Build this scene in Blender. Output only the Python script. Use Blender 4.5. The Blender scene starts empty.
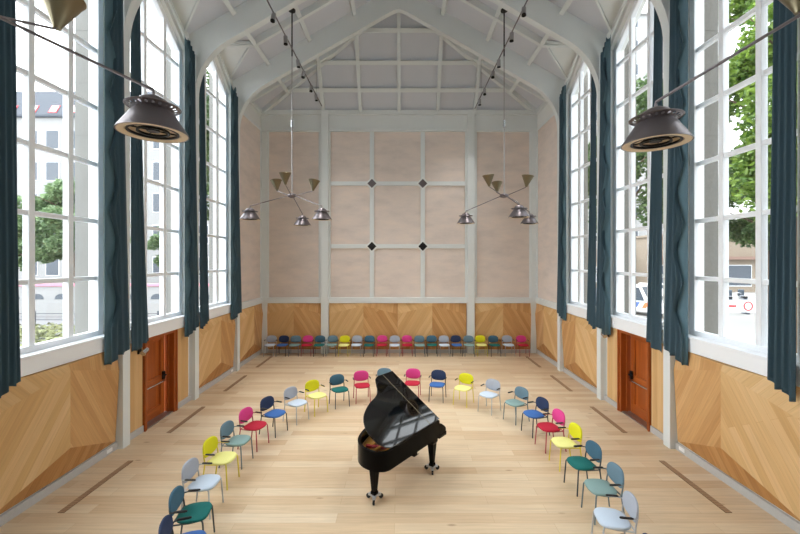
import bpy, bmesh, math, random
from mathutils import Vector, Matrix
random.seed(7)
PI = math.pi
scene = bpy.context.scene
COL = scene.collection

# ------------------------------------------------------------------ materials
MATS = {}
def new_mat(name):
    m = bpy.data.materials.new(name); m.use_nodes = True
    nt = m.node_tree; b = nt.nodes['Principled BSDF']
    MATS[name] = m
    return m, nt, b
def lin(c):
    return tuple((x/255/12.92) if x/255 <= .04045 else ((x/255+.055)/1.055)**2.4 for x in c) + (1,)
def mat(name, rgb, rough=.5, metal=0, var=0, scale=8, bump=0, bscale=60, coat=0, spec=None):
    m, nt, b = new_mat(name)
    col = lin(rgb)
    b.inputs['Base Color'].default_value = col
    b.inputs['Roughness'].default_value = rough
    b.inputs['Metallic'].default_value = metal
    if coat: b.inputs['Coat Weight'].default_value = coat; b.inputs['Coat Roughness'].default_value = .03
    if spec is not None: b.inputs['Specular IOR Level'].default_value = spec
    if var or bump:
        tc = nt.nodes.new('ShaderNodeTexCoord')
    if var:
        n = nt.nodes.new('ShaderNodeTexNoise'); n.inputs['Scale'].default_value = scale; n.inputs['Detail'].default_value = 5
        nt.links.new(tc.outputs['Object'], n.inputs['Vector'])
        mx = nt.nodes.new('ShaderNodeMix'); mx.data_type = 'RGBA'
        mx.inputs[6].default_value = tuple(max(0, x*(1-var)) for x in col[:3])+(1,)
        mx.inputs[7].default_value = tuple(min(1, x*(1+var)) for x in col[:3])+(1,)
        nt.links.new(n.outputs['Fac'], mx.inputs[0]); nt.links.new(mx.outputs[2], b.inputs['Base Color'])
    if bump:
        n2 = nt.nodes.new('ShaderNodeTexNoise'); n2.inputs['Scale'].default_value = bscale
        nt.links.new(tc.outputs['Object'], n2.inputs['Vector'])
        bp = nt.nodes.new('ShaderNodeBump'); bp.inputs['Strength'].default_value = bump; bp.inputs['Distance'].default_value = .01
        nt.links.new(n2.outputs['Fac'], bp.inputs['Height']); nt.links.new(bp.outputs['Normal'], b.inputs['Normal'])
    return m

def plank_mat(name, cols, width, length, coord='Object', rough=.45, knots=True, grain=.12, mortar=(110, 80, 50), msize=.004, uvname=None, spec=.3):
    """boards along the texture's x axis; each board gets a tone of its own, grain runs along the board"""
    m, nt, b = new_mat(name); L = nt.links.new; N = nt.nodes.new
    tc = N('ShaderNodeTexCoord')
    src = tc.outputs[coord]
    br = N('ShaderNodeTexBrick'); br.offset = .37; br.offset_frequency = 2; br.squash = 1
    br.inputs['Scale'].default_value = 1; br.inputs['Brick Width'].default_value = length; br.inputs['Row Height'].default_value = width
    br.inputs['Mortar Size'].default_value = msize; br.inputs['Mortar Smooth'].default_value = .3; br.inputs['Bias'].default_value = 0
    br.inputs['Color1'].default_value = (0, 0, 0, 1); br.inputs['Color2'].default_value = (1, 1, 1, 1); br.inputs['Mortar'].default_value = (.5, .5, .5, 1)
    L(src, br.inputs['Vector'])
    mp = N('ShaderNodeMapping'); mp.inputs['Scale'].default_value = (.35, 7, 7); L(src, mp.inputs['Vector'])
    gr = N('ShaderNodeTexNoise'); gr.inputs['Scale'].default_value = 4; gr.inputs['Detail'].default_value = 6; gr.inputs['Distortion'].default_value = .6
    L(mp.outputs[0], gr.inputs['Vector'])
    ramp = N('ShaderNodeValToRGB'); cr = ramp.color_ramp
    for i, c in enumerate(cols):
        p = i/(len(cols)-1)
        if i == 0: e = cr.elements[0]; e.position = 0
        elif i == len(cols)-1: e = cr.elements[-1]; e.position = 1
        else: e = cr.elements.new(p)
        e.color = lin(c)
    big = N('ShaderNodeTexNoise'); big.inputs['Scale'].default_value = .7; L(src, big.inputs['Vector'])
    ad = N('ShaderNodeMath'); ad.operation = 'MULTIPLY_ADD'; ad.inputs[1].default_value = .35; L(big.outputs['Fac'], ad.inputs[0])
    sc_ = N('ShaderNodeMath'); sc_.operation = 'MULTIPLY_ADD'; sc_.inputs[1].default_value = .75; sc_.inputs[2].default_value = -.05; L(br.outputs['Color'], sc_.inputs[0]); L(sc_.outputs[0], ad.inputs[2])
    L(ad.outputs[0], ramp.inputs[0])
    mul = N('ShaderNodeMix'); mul.data_type = 'RGBA'; mul.blend_type = 'MULTIPLY'; mul.inputs[0].default_value = 1
    gm = N('ShaderNodeMapRange'); gm.inputs['From Min'].default_value = .3; gm.inputs['From Max'].default_value = .7
    gm.inputs['To Min'].default_value = 1-grain; gm.inputs['To Max'].default_value = 1+grain*.4
    L(gr.outputs['Fac'], gm.inputs['Value']); L(ramp.outputs[0], mul.inputs[6]); L(gm.outputs[0], mul.inputs[7])
    out = mul.outputs[2]
    if knots:
        mk = N('ShaderNodeMapping'); mk.inputs['Scale'].default_value = (.8, 2.2, 1); L(src, mk.inputs['Vector'])
        vo = N('ShaderNodeTexVoronoi'); vo.inputs['Scale'].default_value = 1.3; L(mk.outputs[0], vo.inputs['Vector'])
        kr = N('ShaderNodeMapRange'); kr.inputs['From Min'].default_value = .03; kr.inputs['From Max'].default_value = .09; kr.inputs['To Min'].default_value = .5; kr.inputs['To Max'].default_value = 0
        L(vo.outputs['Distance'], kr.inputs['Value'])
        km = N('ShaderNodeMix'); km.data_type = 'RGBA'; km.inputs[7].default_value = lin((120, 84, 56)); L(kr.outputs[0], km.inputs[0]); L(out, km.inputs[6]); out = km.outputs[2]
    mm = N('ShaderNodeMix'); mm.data_type = 'RGBA'; mm.inputs[7].default_value = lin(mortar)
    mf = N('ShaderNodeMath'); mf.operation = 'MULTIPLY'; mf.inputs[1].default_value = .6; L(br.outputs['Fac'], mf.inputs[0])
    L(mf.outputs[0], mm.inputs[0]); L(out, mm.inputs[6])
    L(mm.outputs[2], b.inputs['Base Color'])
    b.inputs['Roughness'].default_value = rough; b.inputs['Specular IOR Level'].default_value = spec
    return m

M = {}
M['white'] = mat('painted_white', (226, 229, 227), .5, var=.03, scale=3)
M['trim'] = mat('painted_grey_white', (219, 224, 224), .55, var=.03, scale=2)
M['frame'] = mat('window_white', (243, 246, 250), .4)
M['board'] = mat('ceiling_board', (206, 209, 216), .7, var=.04, scale=1.2)
M['wallwhite'] = mat('side_wall_paint', (226, 227, 224), .6, var=.03, scale=1.5)
def plaster():
    m, nt, b = new_mat('pink_plaster'); N = nt.nodes.new; L = nt.links.new
    tc = N('ShaderNodeTexCoord')
    n1 = N('ShaderNodeTexNoise'); n1.inputs['Scale'].default_value = 1.1; n1.inputs['Detail'].default_value = 8; n1.inputs['Roughness'].default_value = .65
    mp = N('ShaderNodeMapping'); mp.inputs['Scale'].default_value = (.8, .8, 2.4); L(tc.outputs['Object'], mp.inputs[0]); L(mp.outputs[0], n1.inputs['Vector'])
    r = N('ShaderNodeValToRGB'); e = r.color_ramp.elements
    e[0].position = .3; e[0].color = lin((208, 196, 188)); e[1].position = .72; e[1].color = lin((230, 214, 202))
    k = r.color_ramp.elements.new(.5); k.color = lin((220, 207, 198))
    L(n1.outputs['Fac'], r.inputs[0]); L(r.outputs[0], b.inputs['Base Color']); b.inputs['Roughness'].default_value = .85
    n2 = N('ShaderNodeTexNoise'); n2.inputs['Scale'].default_value = 30; L(tc.outputs['Object'], n2.inputs['Vector'])
    bp = N('ShaderNodeBump'); bp.inputs['Strength'].default_value = .15; bp.inputs['Distance'].default_value = .01; L(n2.outputs['Fac'], bp.inputs['Height']); L(bp.outputs[0], b.inputs['Normal'])
    return m
M['plaster'] = plaster()
M['floor'] = plank_mat('oak_floor', [(198, 167, 132), (210, 184, 151), (217, 195, 164), (222, 204, 177)], .21, 2.3, rough=.42, mortar=(176, 142, 106), msize=.003, spec=.35)
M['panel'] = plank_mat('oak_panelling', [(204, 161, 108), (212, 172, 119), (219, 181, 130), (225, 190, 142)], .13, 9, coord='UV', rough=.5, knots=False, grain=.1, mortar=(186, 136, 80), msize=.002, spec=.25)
M['panel_half_shade'] = plank_mat('oak_panelling_half_shade', [(184, 136, 84), (198, 151, 98), (208, 163, 110), (216, 174, 124)], .13, 9, coord='UV', rough=.5, knots=False, grain=.12, mortar=(170, 120, 68), msize=.002, spec=.25)
M['panel_shade'] = plank_mat('oak_panelling_shade', [(170, 120, 70), (184, 133, 80), (195, 144, 90), (203, 155, 101)], .13, 9, coord='UV', rough=.5, knots=False, grain=.14, mortar=(160, 110, 60), msize=.002, spec=.25)
M['door'] = plank_mat('stained_door_wood', [(158, 76, 25), (176, 90, 33), (188, 101, 40)], .09, 6, coord='UV', rough=.32, knots=False, grain=.25, mortar=(90, 40, 16), msize=.0015, spec=.5)
M['doorframe'] = mat('stained_door_frame', (158, 78, 26), .35, var=.15, scale=4)
M['plinth'] = mat('stone_plinth', (190, 188, 186), .6, var=.08, scale=25)
M['curtain'] = mat('teal_curtain', (54, 78, 90), .75, var=.04, scale=2)
M['curtain_lit'] = mat('teal_curtain_lit_edge', (88, 116, 128), .8)  # paler copy of the curtain colour: window light painted onto the folded edge
M['black'] = mat('piano_lacquer', (4, 4, 5), .08, spec=.08)
M['blackmatte'] = mat('black_metal', (26, 26, 28), .45, metal=.3)
M['blackplastic'] = mat('black_plastic', (22, 22, 24), .5)
M['lid'] = mat('piano_lid_lacquer', (4, 4, 6), .04, coat=.5, spec=.45)
M['castmetal'] = mat('dolly_metal', (200, 203, 206), .35, metal=.6)
M['chrome'] = mat('chrome', (205, 208, 212), .18, metal=1)
M['steel'] = mat('brushed_steel', (168, 166, 168), .32, metal=.9)
M['gun'] = mat('lamp_pewter', (124, 117, 120), .36, metal=.8)
M['brass'] = mat('lamp_brass', (128, 119, 96), .36, metal=.9)
M['cream'] = mat('lamp_inside_cream', (226, 208, 180), .5)
M['gold'] = mat('piano_plate_gold', (196, 146, 62), .3, metal=.8)
M['redfelt'] = mat('red_felt', (150, 40, 46), .9)
M['soundboard'] = mat('soundboard_spruce', (206, 168, 116), .5, var=.1)
M['ivory'] = mat('piano_keys', (236, 232, 222), .25)
M['grille'] = mat('floor_grille_bronze', (166, 134, 104), .5)
M['grilledark'] = mat('floor_grille_slot', (112, 88, 68), .8)
M['stone'] = mat('outside_pier_stone', (116, 113, 107), .9, var=.12, scale=14)
M['concrete'] = mat('outside_pier_concrete', (124, 123, 119), .9, var=.06, scale=3)
M['pave'] = mat('pale_paving', (150, 149, 147), .9, var=.04, scale=.5)
M['asphalt'] = mat('street_asphalt', (112, 112, 114), .9, var=.05, scale=.6)
M['facade'] = mat('facade_white', (146, 146, 146), .8, var=.03, scale=.4)
M['facade2'] = mat('facade_beige', (128, 116, 102), .8, var=.05, scale=.5)
M['slate'] = mat('roof_slate', (66, 72, 82), .7, var=.08, scale=1.5)
M['blindglass'] = mat('facade_window_blind', (70, 78, 88), .4)
M['redpaint'] = mat('red_paint', (200, 50, 60), .5)
M['pinkcoping'] = mat('pink_coping', (206, 130, 150), .7)
M['rust'] = mat('brown_band', (122, 98, 88), .8)
M['bark'] = mat('tree_bark', (92, 76, 62), .9, var=.2, scale=6)
M['rubber'] = mat('tyre_rubber', (30, 30, 32), .8)
M['carwhite'] = mat('car_white', (228, 230, 232), .25, coat=.5)
M['cardark'] = mat('car_dark', (70, 78, 90), .25, coat=.5)
M['carglass'] = mat('car_glass', (60, 72, 84), .1)
M['blue'] = mat('blue_paint', (70, 100, 160), .5)
M['orange'] = mat('orange_paint', (230, 120, 70), .5)
M['socket'] = mat('socket_white', (240, 240, 240), .4)
M['hedge'] = mat('low_shrub_green', (124, 128, 92), .9, var=.35, scale=9)
def leafmat(name, a, c):
    m, nt, b = new_mat(name); N = nt.nodes.new; L = nt.links.new
    g = N('ShaderNodeNewGeometry')
    r = N('ShaderNodeValToRGB'); e = r.color_ramp.elements; e[0].color = lin(a); e[1].color = lin(c)
    L(g.outputs['Random Per Island'], r.inputs[0]); L(r.outputs[0], b.inputs['Base Color']); b.inputs['Roughness'].default_value = .5
    t = N('ShaderNodeBsdfTranslucent'); L(r.outputs[0], t.inputs['Color'])
    mx = N('ShaderNodeMixShader'); mx.inputs[0].default_value = .4
    L(b.outputs[0], mx.inputs[1]); L(t.outputs[0], mx.inputs[2]); L(mx.outputs[0], nt.nodes['Material Output'].inputs['Surface'])
    return m
M['leafbright'] = leafmat('leaves_bright', (62, 96, 34), (132, 158, 66))
M['leafmid'] = leafmat('leaves_mid', (52, 78, 44), (100, 124, 72))
M['leafpale'] = leafmat('leaves_pale', (92, 118, 82), (140, 164, 118))
def glassmat():
    m, nt, b = new_mat('window_glass'); N = nt.nodes.new; L = nt.links.new
    nt.nodes.remove(b)
    t = N('ShaderNodeBsdfTransparent'); t.inputs[0].default_value = (.97, .98, .98, 1)
    g = N('ShaderNodeBsdfGlossy'); g.inputs['Roughness'].default_value = .02
    lw = N('ShaderNodeLayerWeight'); lw.inputs['Blend'].default_value = .5
    pw = N('ShaderNodeMath'); pw.operation = 'POWER'; pw.inputs[1].default_value = 5; L(lw.outputs['Facing'], pw.inputs[0])
    f = N('ShaderNodeMath'); f.operation = 'MULTIPLY_ADD'; f.inputs[1].default_value = .5; f.inputs[2].default_value = .03; L(pw.outputs[0], f.inputs[0])
    mx = N('ShaderNodeMixShader'); L(f.outputs[0], mx.inputs[0]); L(t.outputs[0], mx.inputs[1]); L(g.outputs[0], mx.inputs[2])
    L(mx.outputs[0], nt.nodes['Material Output'].inputs['Surface'])
    return m
M['glass'] = glassmat()

# ------------------------------------------------------------------ mesh builder
class MB:
    def __init__(s): s.v = []; s.f = []; s.mi = []; s.uv = []
    def add(s, vs, fs, mi=0, uvs=None):
        o = len(s.v); s.v += [tuple(v) for v in vs]
        for k, f in enumerate(fs):
            s.f.append([i+o for i in f]); s.mi.append(mi)
            s.uv.append(uvs[k] if uvs else None)
        return s
    def box(s, x0, x1, y0, y1, z0, z1, mi=0):
        x0, x1 = min(x0, x1), max(x0, x1); y0, y1 = min(y0, y1), max(y0, y1); z0, z1 = min(z0, z1), max(z0, z1)
        vs = [(x0,y0,z0),(x1,y0,z0),(x1,y1,z0),(x0,y1,z0),(x0,y0,z1),(x1,y0,z1),(x1,y1,z1),(x0,y1,z1)]
        return s.add(vs, [(0,3,2,1),(4,5,6,7),(0,1,5,4),(1,2,6,5),(2,3,7,6),(3,0,4,7)], mi)
    def bar(s, a, b, w, d, up=(0,0,1), mi=0, off=0):
        """beam from a to b, w wide, d deep along up; off moves it along up"""
        a = Vector(a); b = Vector(b); t = (b-a).normalized(); up = Vector(up); up = (up-t*up.dot(t)).normalized(); sd = t.cross(up)
        vs = []
        for p in (a, b):
            for i, j in ((-1,-1),(1,-1),(1,1),(-1,1)):
                vs.append(p+sd*(i*w/2)+up*(j*d/2+off))
        return s.add(vs, [(3,2,1,0),(4,5,6,7),(0,1,5,4),(1,2,6,5),(2,3,7,6),(3,0,4,7)], mi)
    def prism(s, pts, fn0, fn1, mi=0):
        """closed polygon pts mapped by fn0 / fn1 into the two end caps"""
        n = len(pts); vs = [fn0(p) for p in pts]+[fn1(p) for p in pts]
        fs = [tuple(range(n))[::-1], tuple(range(n, 2*n))]+[(i, (i+1) % n, n+(i+1) % n, n+i) for i in range(n)]
        return s.add(vs, fs, mi)
    def tube(s, pts, r, seg=8, mi=0, cap=True):
        pts = [Vector(p) for p in pts]; n = len(pts)
        rs = r if isinstance(r, (list, tuple)) else [r]*n
        t0 = (pts[1]-pts[0]).normalized(); ref = Vector((0,0,1)) if abs(t0.z) < .9 else Vector((1,0,0))
        nrm = (ref-t0*ref.dot(t0)).normalized(); vs = []
        for i, p in enumerate(pts):
            t = (pts[min(i+1, n-1)]-pts[max(i-1, 0)]).normalized()
            nrm = (nrm-t*nrm.dot(t)).normalized(); bn = t.cross(nrm)
            for k in range(seg):
                a = 2*PI*k/seg; vs.append(p+(nrm*math.cos(a)+bn*math.sin(a))*rs[i])
        fs = [(i*seg+k, i*seg+(k+1) % seg, (i+1)*seg+(k+1) % seg, (i+1)*seg+k) for i in range(n-1) for k in range(seg)]
        if cap: fs += [tuple(range(seg))[::-1], tuple(range((n-1)*seg, n*seg))]
        return s.add(vs, fs, mi)
    def lathe(s, prof, seg=24, mat4=None, mi=0, closed=False):
        vs = []; n = len(prof); mat4 = mat4 or Matrix()
        for r, z in prof:
            for k in range(seg):
                a = 2*PI*k/seg; vs.append(mat4 @ Vector((r*math.cos(a), r*math.sin(a), z)))
        rng = n if closed else n-1
        fs = [(i*seg+k, i*seg+(k+1) % seg, ((i+1) % n)*seg+(k+1) % seg, ((i+1) % n)*seg+k) for i in range(rng) for k in range(seg)]
        if not closed:
            if prof[0][0] > 1e-5: fs.append(tuple(range(seg))[::-1])
            if prof[-1][0] > 1e-5: fs.append(tuple(range((n-1)*seg, n*seg)))
        return s.add(vs, fs, mi)
    def build(s, name, mats, parent=None, smooth=None, bevel=0, loc=None):
        me = bpy.data.meshes.new(name); me.from_pydata(s.v, [], s.f)
        if not isinstance(mats, (list, tuple)): mats = [mats]
        for m in mats: me.materials.append(m)
        me.polygons.foreach_set('material_index', s.mi)
        if any(u for u in s.uv):
            ul = me.uv_layers.new(name='UVMap')
            for p, u in zip(me.polygons, s.uv):
                if u:
                    for li, c in zip(p.loop_indices, u): ul.data[li].uv = c
        bm = bmesh.new(); bm.from_mesh(me)
        bmesh.ops.recalc_face_normals(bm, faces=bm.faces); bm.to_mesh(me); bm.free()
        if smooth is not None:
            me.shade_smooth()
            me.set_sharp_from_angle(angle=math.radians(smooth))
        o = bpy.data.objects.new(name, me); COL.objects.link(o)
        if parent is not None: o.parent = parent
        if loc: o.location = loc
        if bevel:
            b = o.modifiers.new('edge', 'BEVEL'); b.width = bevel; b.segments = 2; b.limit_method = 'ANGLE'
        return o
def thing(name, label, cat, loc=(0,0,0), rz=0, group=None):
    o = bpy.data.objects.new(name, None); COL.objects.link(o); o.empty_display_size = .1
    o.location = loc; o.rotation_euler = (0, 0, rz); o['label'] = label; o['category'] = cat
    if group: o['group'] = group
    return o
def tag(o, label, cat, group=None, kind=None):
    o['label'] = label; o['category'] = cat
    if group: o['group'] = group
    if kind: o['kind'] = kind
    return o
def struct(o): o['kind'] = 'structure'; return o
def sempty(name, loc=(0,0,0)):
    o = bpy.data.objects.new(name, None); COL.objects.link(o); o.location = loc; o.empty_display_size = .1; o['kind'] = 'structure'; return o
def dup_tree(root, loc, rz, label, group=None):
    def cp(o, parent):
        c = o.copy(); COL.objects.link(c); c.parent = parent
        for ch in o.children: cp(ch, c)
        return c
    r = cp(root, None); r.location = loc; r.rotation_euler = (0, 0, rz); r['label'] = label
    if group: r['group'] = group
    return r

# ------------------------------------------------------------------ hall dimensions
YB, YF = 15.5, -2.96                       # back wall, wall behind the camera
WX, WO = 5.66, 6.05                        # inner and outer face of the side walls
ARCH = [-.32, 2.32, 4.92, 7.6, 10.25, 12.9]   # front faces of the ribs
AT = .2
BAYS = [(YF, ARCH[0])]+[(ARCH[i]+AT, ARCH[i+1]) for i in range(5)]+[(ARCH[5]+AT, YB)]
def roofz(x): return 13.2-.58*abs(x)
DR, DS = 10.55, .62                        # dormer ridge height, slope
DV = (DR-roofz(WX))/DS                     # half width of the dormer where it meets the eaves
DX = (13.2-DR)/.58                         # where its ridge runs into the roof
WH = 1.07                                  # half width of a window opening
WZ0 = 2.34
def wtop(d): return 10.2-.75*abs(d)

# ---- floor
struct(MB().box(-5.7, 5.7, YF, YB, -.06, 0).build('floor', M['floor']))
# ---- baseboards
for s, nm in ((-1, 'left'), (1, 'right')):
    mb = MB()
    for i, (a, b) in enumerate(BAYS):
        if i == 4:
            mb.box(s*5.66, s*5.6, a, 8.4, 0, .14); mb.box(s*5.66, s*5.6, 9.52, b, 0, .14)
        else: mb.box(s*5.66, s*5.605, a, b, 0, .14)
    struct(mb.build('baseboard_'+nm, M['plinth'], bevel=.006))
mb = MB().box(-5.6, 5.6, YB-.05, YB, 0, .12)
struct(mb.build('baseboard_back', M['plinth'], bevel=.006))

# ---- facetted oak panels
def uvplane(pts, dirv, nrm):
    d = Vector(dirv); d = (d-nrm*d.dot(nrm)).normalized(); e = nrm.cross(d)
    ox = random.random()*5; oy = random.random()*3
    return [(p.dot(d)+ox, p.dot(e)+oy) for p in pts]
def facet_panel(name, parent, fn, w, h0, h1, deep, edge):
    """folded panel: fn(u, z, out) gives the world point; u runs 0..w"""
    c = w/2
    A = (c, h1-.1, deep); B = (c, .64, deep); EL = (0, 1.6, edge); ER = (w, 1.6, edge); BL = (0, h0, .03); BR = (w, h0, .03); TL = (0, h1, .03); TR = (w, h1, .03); TM = (c, h1, deep*.85)
    BM = (c, h0, .05)
    faces = [((A, EL, BL, B), (.52, .85), 0), ((A, B, BR, ER), (.52, -.85), 1), ((TL, EL, A, TM), (.6, -.8), 0), ((TM, A, ER, TR), (.1, 1), 1), ((B, BL, BM), (.35, .95), 2), ((B, BM, BR), (.3, .95), 2)]  # facet shading put into the oak tone: near lightest, far darker, bottom darkest
    mb = MB()
    for pts, (du, dz), tone in faces:
        # curved quads are split in two so they stay flat
        P = [Vector(fn(*p)) for p in pts]
        o = Vector(fn(0, 0, 0)); d = Vector(fn(du, dz, 0))-o
        nn = (P[1]-P[0]).cross(P[2]-P[0]).normalized()
        if len(P) == 4:
            nn = (P[2]-P[0]).cross(P[3]-P[1]).normalized()
            ox = uvplane(P, d, nn)
            mb.add(P, [(0,1,2),(0,2,3)], tone, [(ox[0],ox[1],ox[2]),(ox[0],ox[2],ox[3])])
        else: mb.add(P, [(0,1,2)], tone, [tuple(uvplane(P, d, nn))])
    # edges back to the wall
    ring = [TL, EL, BL, BM, BR, ER, TR, TM]
    Pf = [Vector(fn(*p)) for p in ring]; Pb = [Vector(fn(p[0], p[1], 0)) for p in ring]
    n = len(ring)
    for i in range(n):
        j = (i+1) % n
        mb.add([Pf[i], Pf[j], Pb[j], Pb[i]], [(0,1,2,3)], 0, [[(0,0),(.1,0),(.1,.02),(0,.02)]])
    return mb.build(name, [M['panel'], M['panel_half_shade'], M['panel_shade']], parent)
def flat_panel(parent, fn, w, h0, h1, out):
    mb = MB(); P = [Vector(fn(*p)) for p in ((0,h0,out),(w,h0,out),(w,h1,out),(0,h1,out))]; Q = [Vector(fn(*p)) for p in ((0,h0,0),(w,h0,0),(w,h1,0),(0,h1,0))]
    ox = random.random()*4
    mb.add(P, [(0,1,2,3)], 0, [[(h0,ox),(h0,ox+w),(h1,ox+w),(h1,ox)]])
    for i in range(4):
        j = (i+1) % 4; mb.add([P[i],P[j],Q[j],Q[i]], [(0,1,2,3)], 0, [[(0,0),(.1,0),(.1,.02),(0,.02)]])
    return mb.build('wood_panel', M['panel'], parent)

# ---- side walls, windows, doors
wn = 0
for s, nm in ((-1, 'left'), (1, 'right')):
    mb = MB()
    def yz(poly, x0=WX, x1=WO, mi=0):
        mb.prism(poly, lambda p: (s*x0, p[0], p[1]), lambda p: (s*x1, p[0], p[1]), mi)
    edges = [YF]+[a+AT/2 for a in ARCH]+[YB+.3]
    for i in range(7):
        a, b = edges[i], edges[i+1]; m = (BAYS[i][0]+BAYS[i][1])/2
        if i == 6 or i == 0:
            yz([(a,0),(b,0),(b,roofz(WX)),(a,roofz(WX))]); continue
        if i == 4:                                             # the bay with the door
            yz([(a,0),(8.4,0),(8.4,2.06),(a,2.06)]); yz([(9.52,0),(b,0),(b,2.06),(9.52,2.06)]); yz([(a,2.06),(b,2.06),(b,2.3),(a,2.3)])
        else: yz([(a,0),(b,0),(b,2.3),(a,2.3)])
        ze = wtop(WH)
        yz([(a,2.3),(m-WH,2.3),(m-WH,ze),(m-DV,roofz(WX)),(a,roofz(WX))])
        yz([(m+WH,2.3),(b,2.3),(b,roofz(WX)),(m+DV,roofz(WX)),(m+WH,ze)])
        yz([(m-WH,ze),(m,10.2),(m,DR),(m-DV,roofz(WX))])
        yz([(m,10.2),(m+WH,ze),(m+DV,roofz(WX)),(m,DR)])
    wall = struct(mb.build('wall_'+nm, M['wallwhite']))
    for i, (a, b) in enumerate(BAYS):
        fn = lambda u, z, o, a=a: (s*(WX-o), a+u, z)
        w = b-a
        if i == 4:
            flat_panel(wall, lambda u, z, o, a=a: (s*(WX-o), a+.02+u, z), 8.36-a-.04, .15, 2.03, .045)
            flat_panel(wall, lambda u, z, o, a=a: (s*(WX-o), 9.58+u, z), b-9.58-.12, .15, 2.03, .045)
        elif i >= 1:
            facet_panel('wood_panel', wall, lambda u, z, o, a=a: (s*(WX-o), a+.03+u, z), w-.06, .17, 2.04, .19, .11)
    # plaster bay next to the back wall
    a = BAYS[6][0]
    MB().box(s*WX, s*(WX-.03), a, YB, 2.27, 9.05).build('plaster_panel', M['plaster'], wall)
    q = MB().box(s*WX, s*5.55, a, YB, 2.05, 2.28); q.box(s*WX, s*5.6, a, YB, 9.05, 9.15); q.box(s*WX, s*5.57, a, YB, 9.74, 9.9)
    q.box(s*WX, s*5.6, a, a+.09, 2.28, 9.05); q.box(s*WX, s*5.6, YB-.18, YB-.04, 2.28, 9.05)
    q.build('rail', M['trim'], wall, bevel=.008)
    # sills and windows
    for i in range(1, 6):
        a, b = BAYS[i]; m = (a+b)/2; wn += 1
        win = sempty('window_%d' % wn, (s*5.8, m, WZ0))
        loc = lambda p: (p[0]-s*5.8, p[1]-m, p[2]-WZ0)
        def B(mb, x0, x1, y0, y1, z0, z1): mb.box(s*x0-s*5.8, s*x1-s*5.8, y0-m, y1-m, z0-WZ0, z1-WZ0)
        q = MB(); B(q, 5.57, 5.79, a, b, 2.05, 2.32); B(q, 5.55, 5.79, a, b, 2.3, 2.345); q.build('window_sill', M['frame'], win, bevel=.008)
        q = MB()
        def poly(pts, x0, x1): q.prism(pts, lambda p: loc((s*x0, p[0], p[1])), lambda p: loc((s*x1, p[0], p[1])))
        X0, X1 = 5.76, 5.88; st = .12; k = .75
        poly([(m-WH,WZ0),(m-WH+st,WZ0),(m-WH+st,wtop(WH-st)),(m-WH,wtop(WH))], X0, X1)
        poly([(m+WH-st,WZ0),(m+WH,WZ0),(m+WH,wtop(WH)),(m+WH-st,wtop(WH-st))], X0, X1)
        poly([(m-WH,wtop(WH)),(m,10.2),(m,10.02),(m-WH,wtop(WH)-.18)], X0-.005, X1)
        poly([(m,10.2),(m+WH,wtop(WH)),(m+WH,wtop(WH)-.18),(m,10.02)], X0-.005, X1)
        B(q, X0, X1, m-WH+st, m+WH-st, WZ0, 2.44)
        q.build('window_frame', M['frame'], win, bevel=.01)
        q = MB()
        for d in (-.355, .355): B(q, 5.765, 5.875, m+d-.05, m+d+.05, 2.44, wtop(d)-.15)
        for j in range(6):
            z = 3.45+1.098*j; hw = WH-st
            if z > wtop(hw)-.2: hw = (10.05-z)/.75
            B(q, 5.785, 5.87, m-hw, m+hw, z-.04, z+.04)
        q.build('muntin', M['frame'], win, bevel=.008)
        q = MB(); P = [(m-WH+.02,2.36),(m+WH-.02,2.36),(m+WH-.02,wtop(WH)-.05),(m,10.12),(m-WH+.02,wtop(WH)-.05)]
        q.prism(P, lambda p: loc((s*5.826, p[0], p[1])), lambda p: loc((s*5.832, p[0], p[1]))); q.build('pane', M['glass'], win)
        # sloping curtain tracks under the dormer
        q = MB()
        for sg in (-1, 1):
            q.bar(loc((s*5.6, m, 10.33)), loc((s*5.6, m+sg*1.27, 10.33-.75*1.27)), .04, .05, (s,0,0))
            q.bar(loc((s*5.63, m, 10.42)), loc((s*5.63, m+sg*1.27, 10.42-.72*1.27)), .05, .06, (s,0,0))
        q.build('curtain_track', M['white'], win)
    # stone piers outside between the windows
    for y in [YF]+ARCH+[YB-.1]:
        q = MB().box(s*WO, s*6.45, y-.02, y+.3, -.4, 10.2)
        for z in range(1, 10): q.box(s*6.452, s*6.05, y-.024, y+.304, z*1.05, z*1.05+.012)
        q.build('outside_pier', M['concrete'] if s < 0 else M['stone'], wall)

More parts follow.
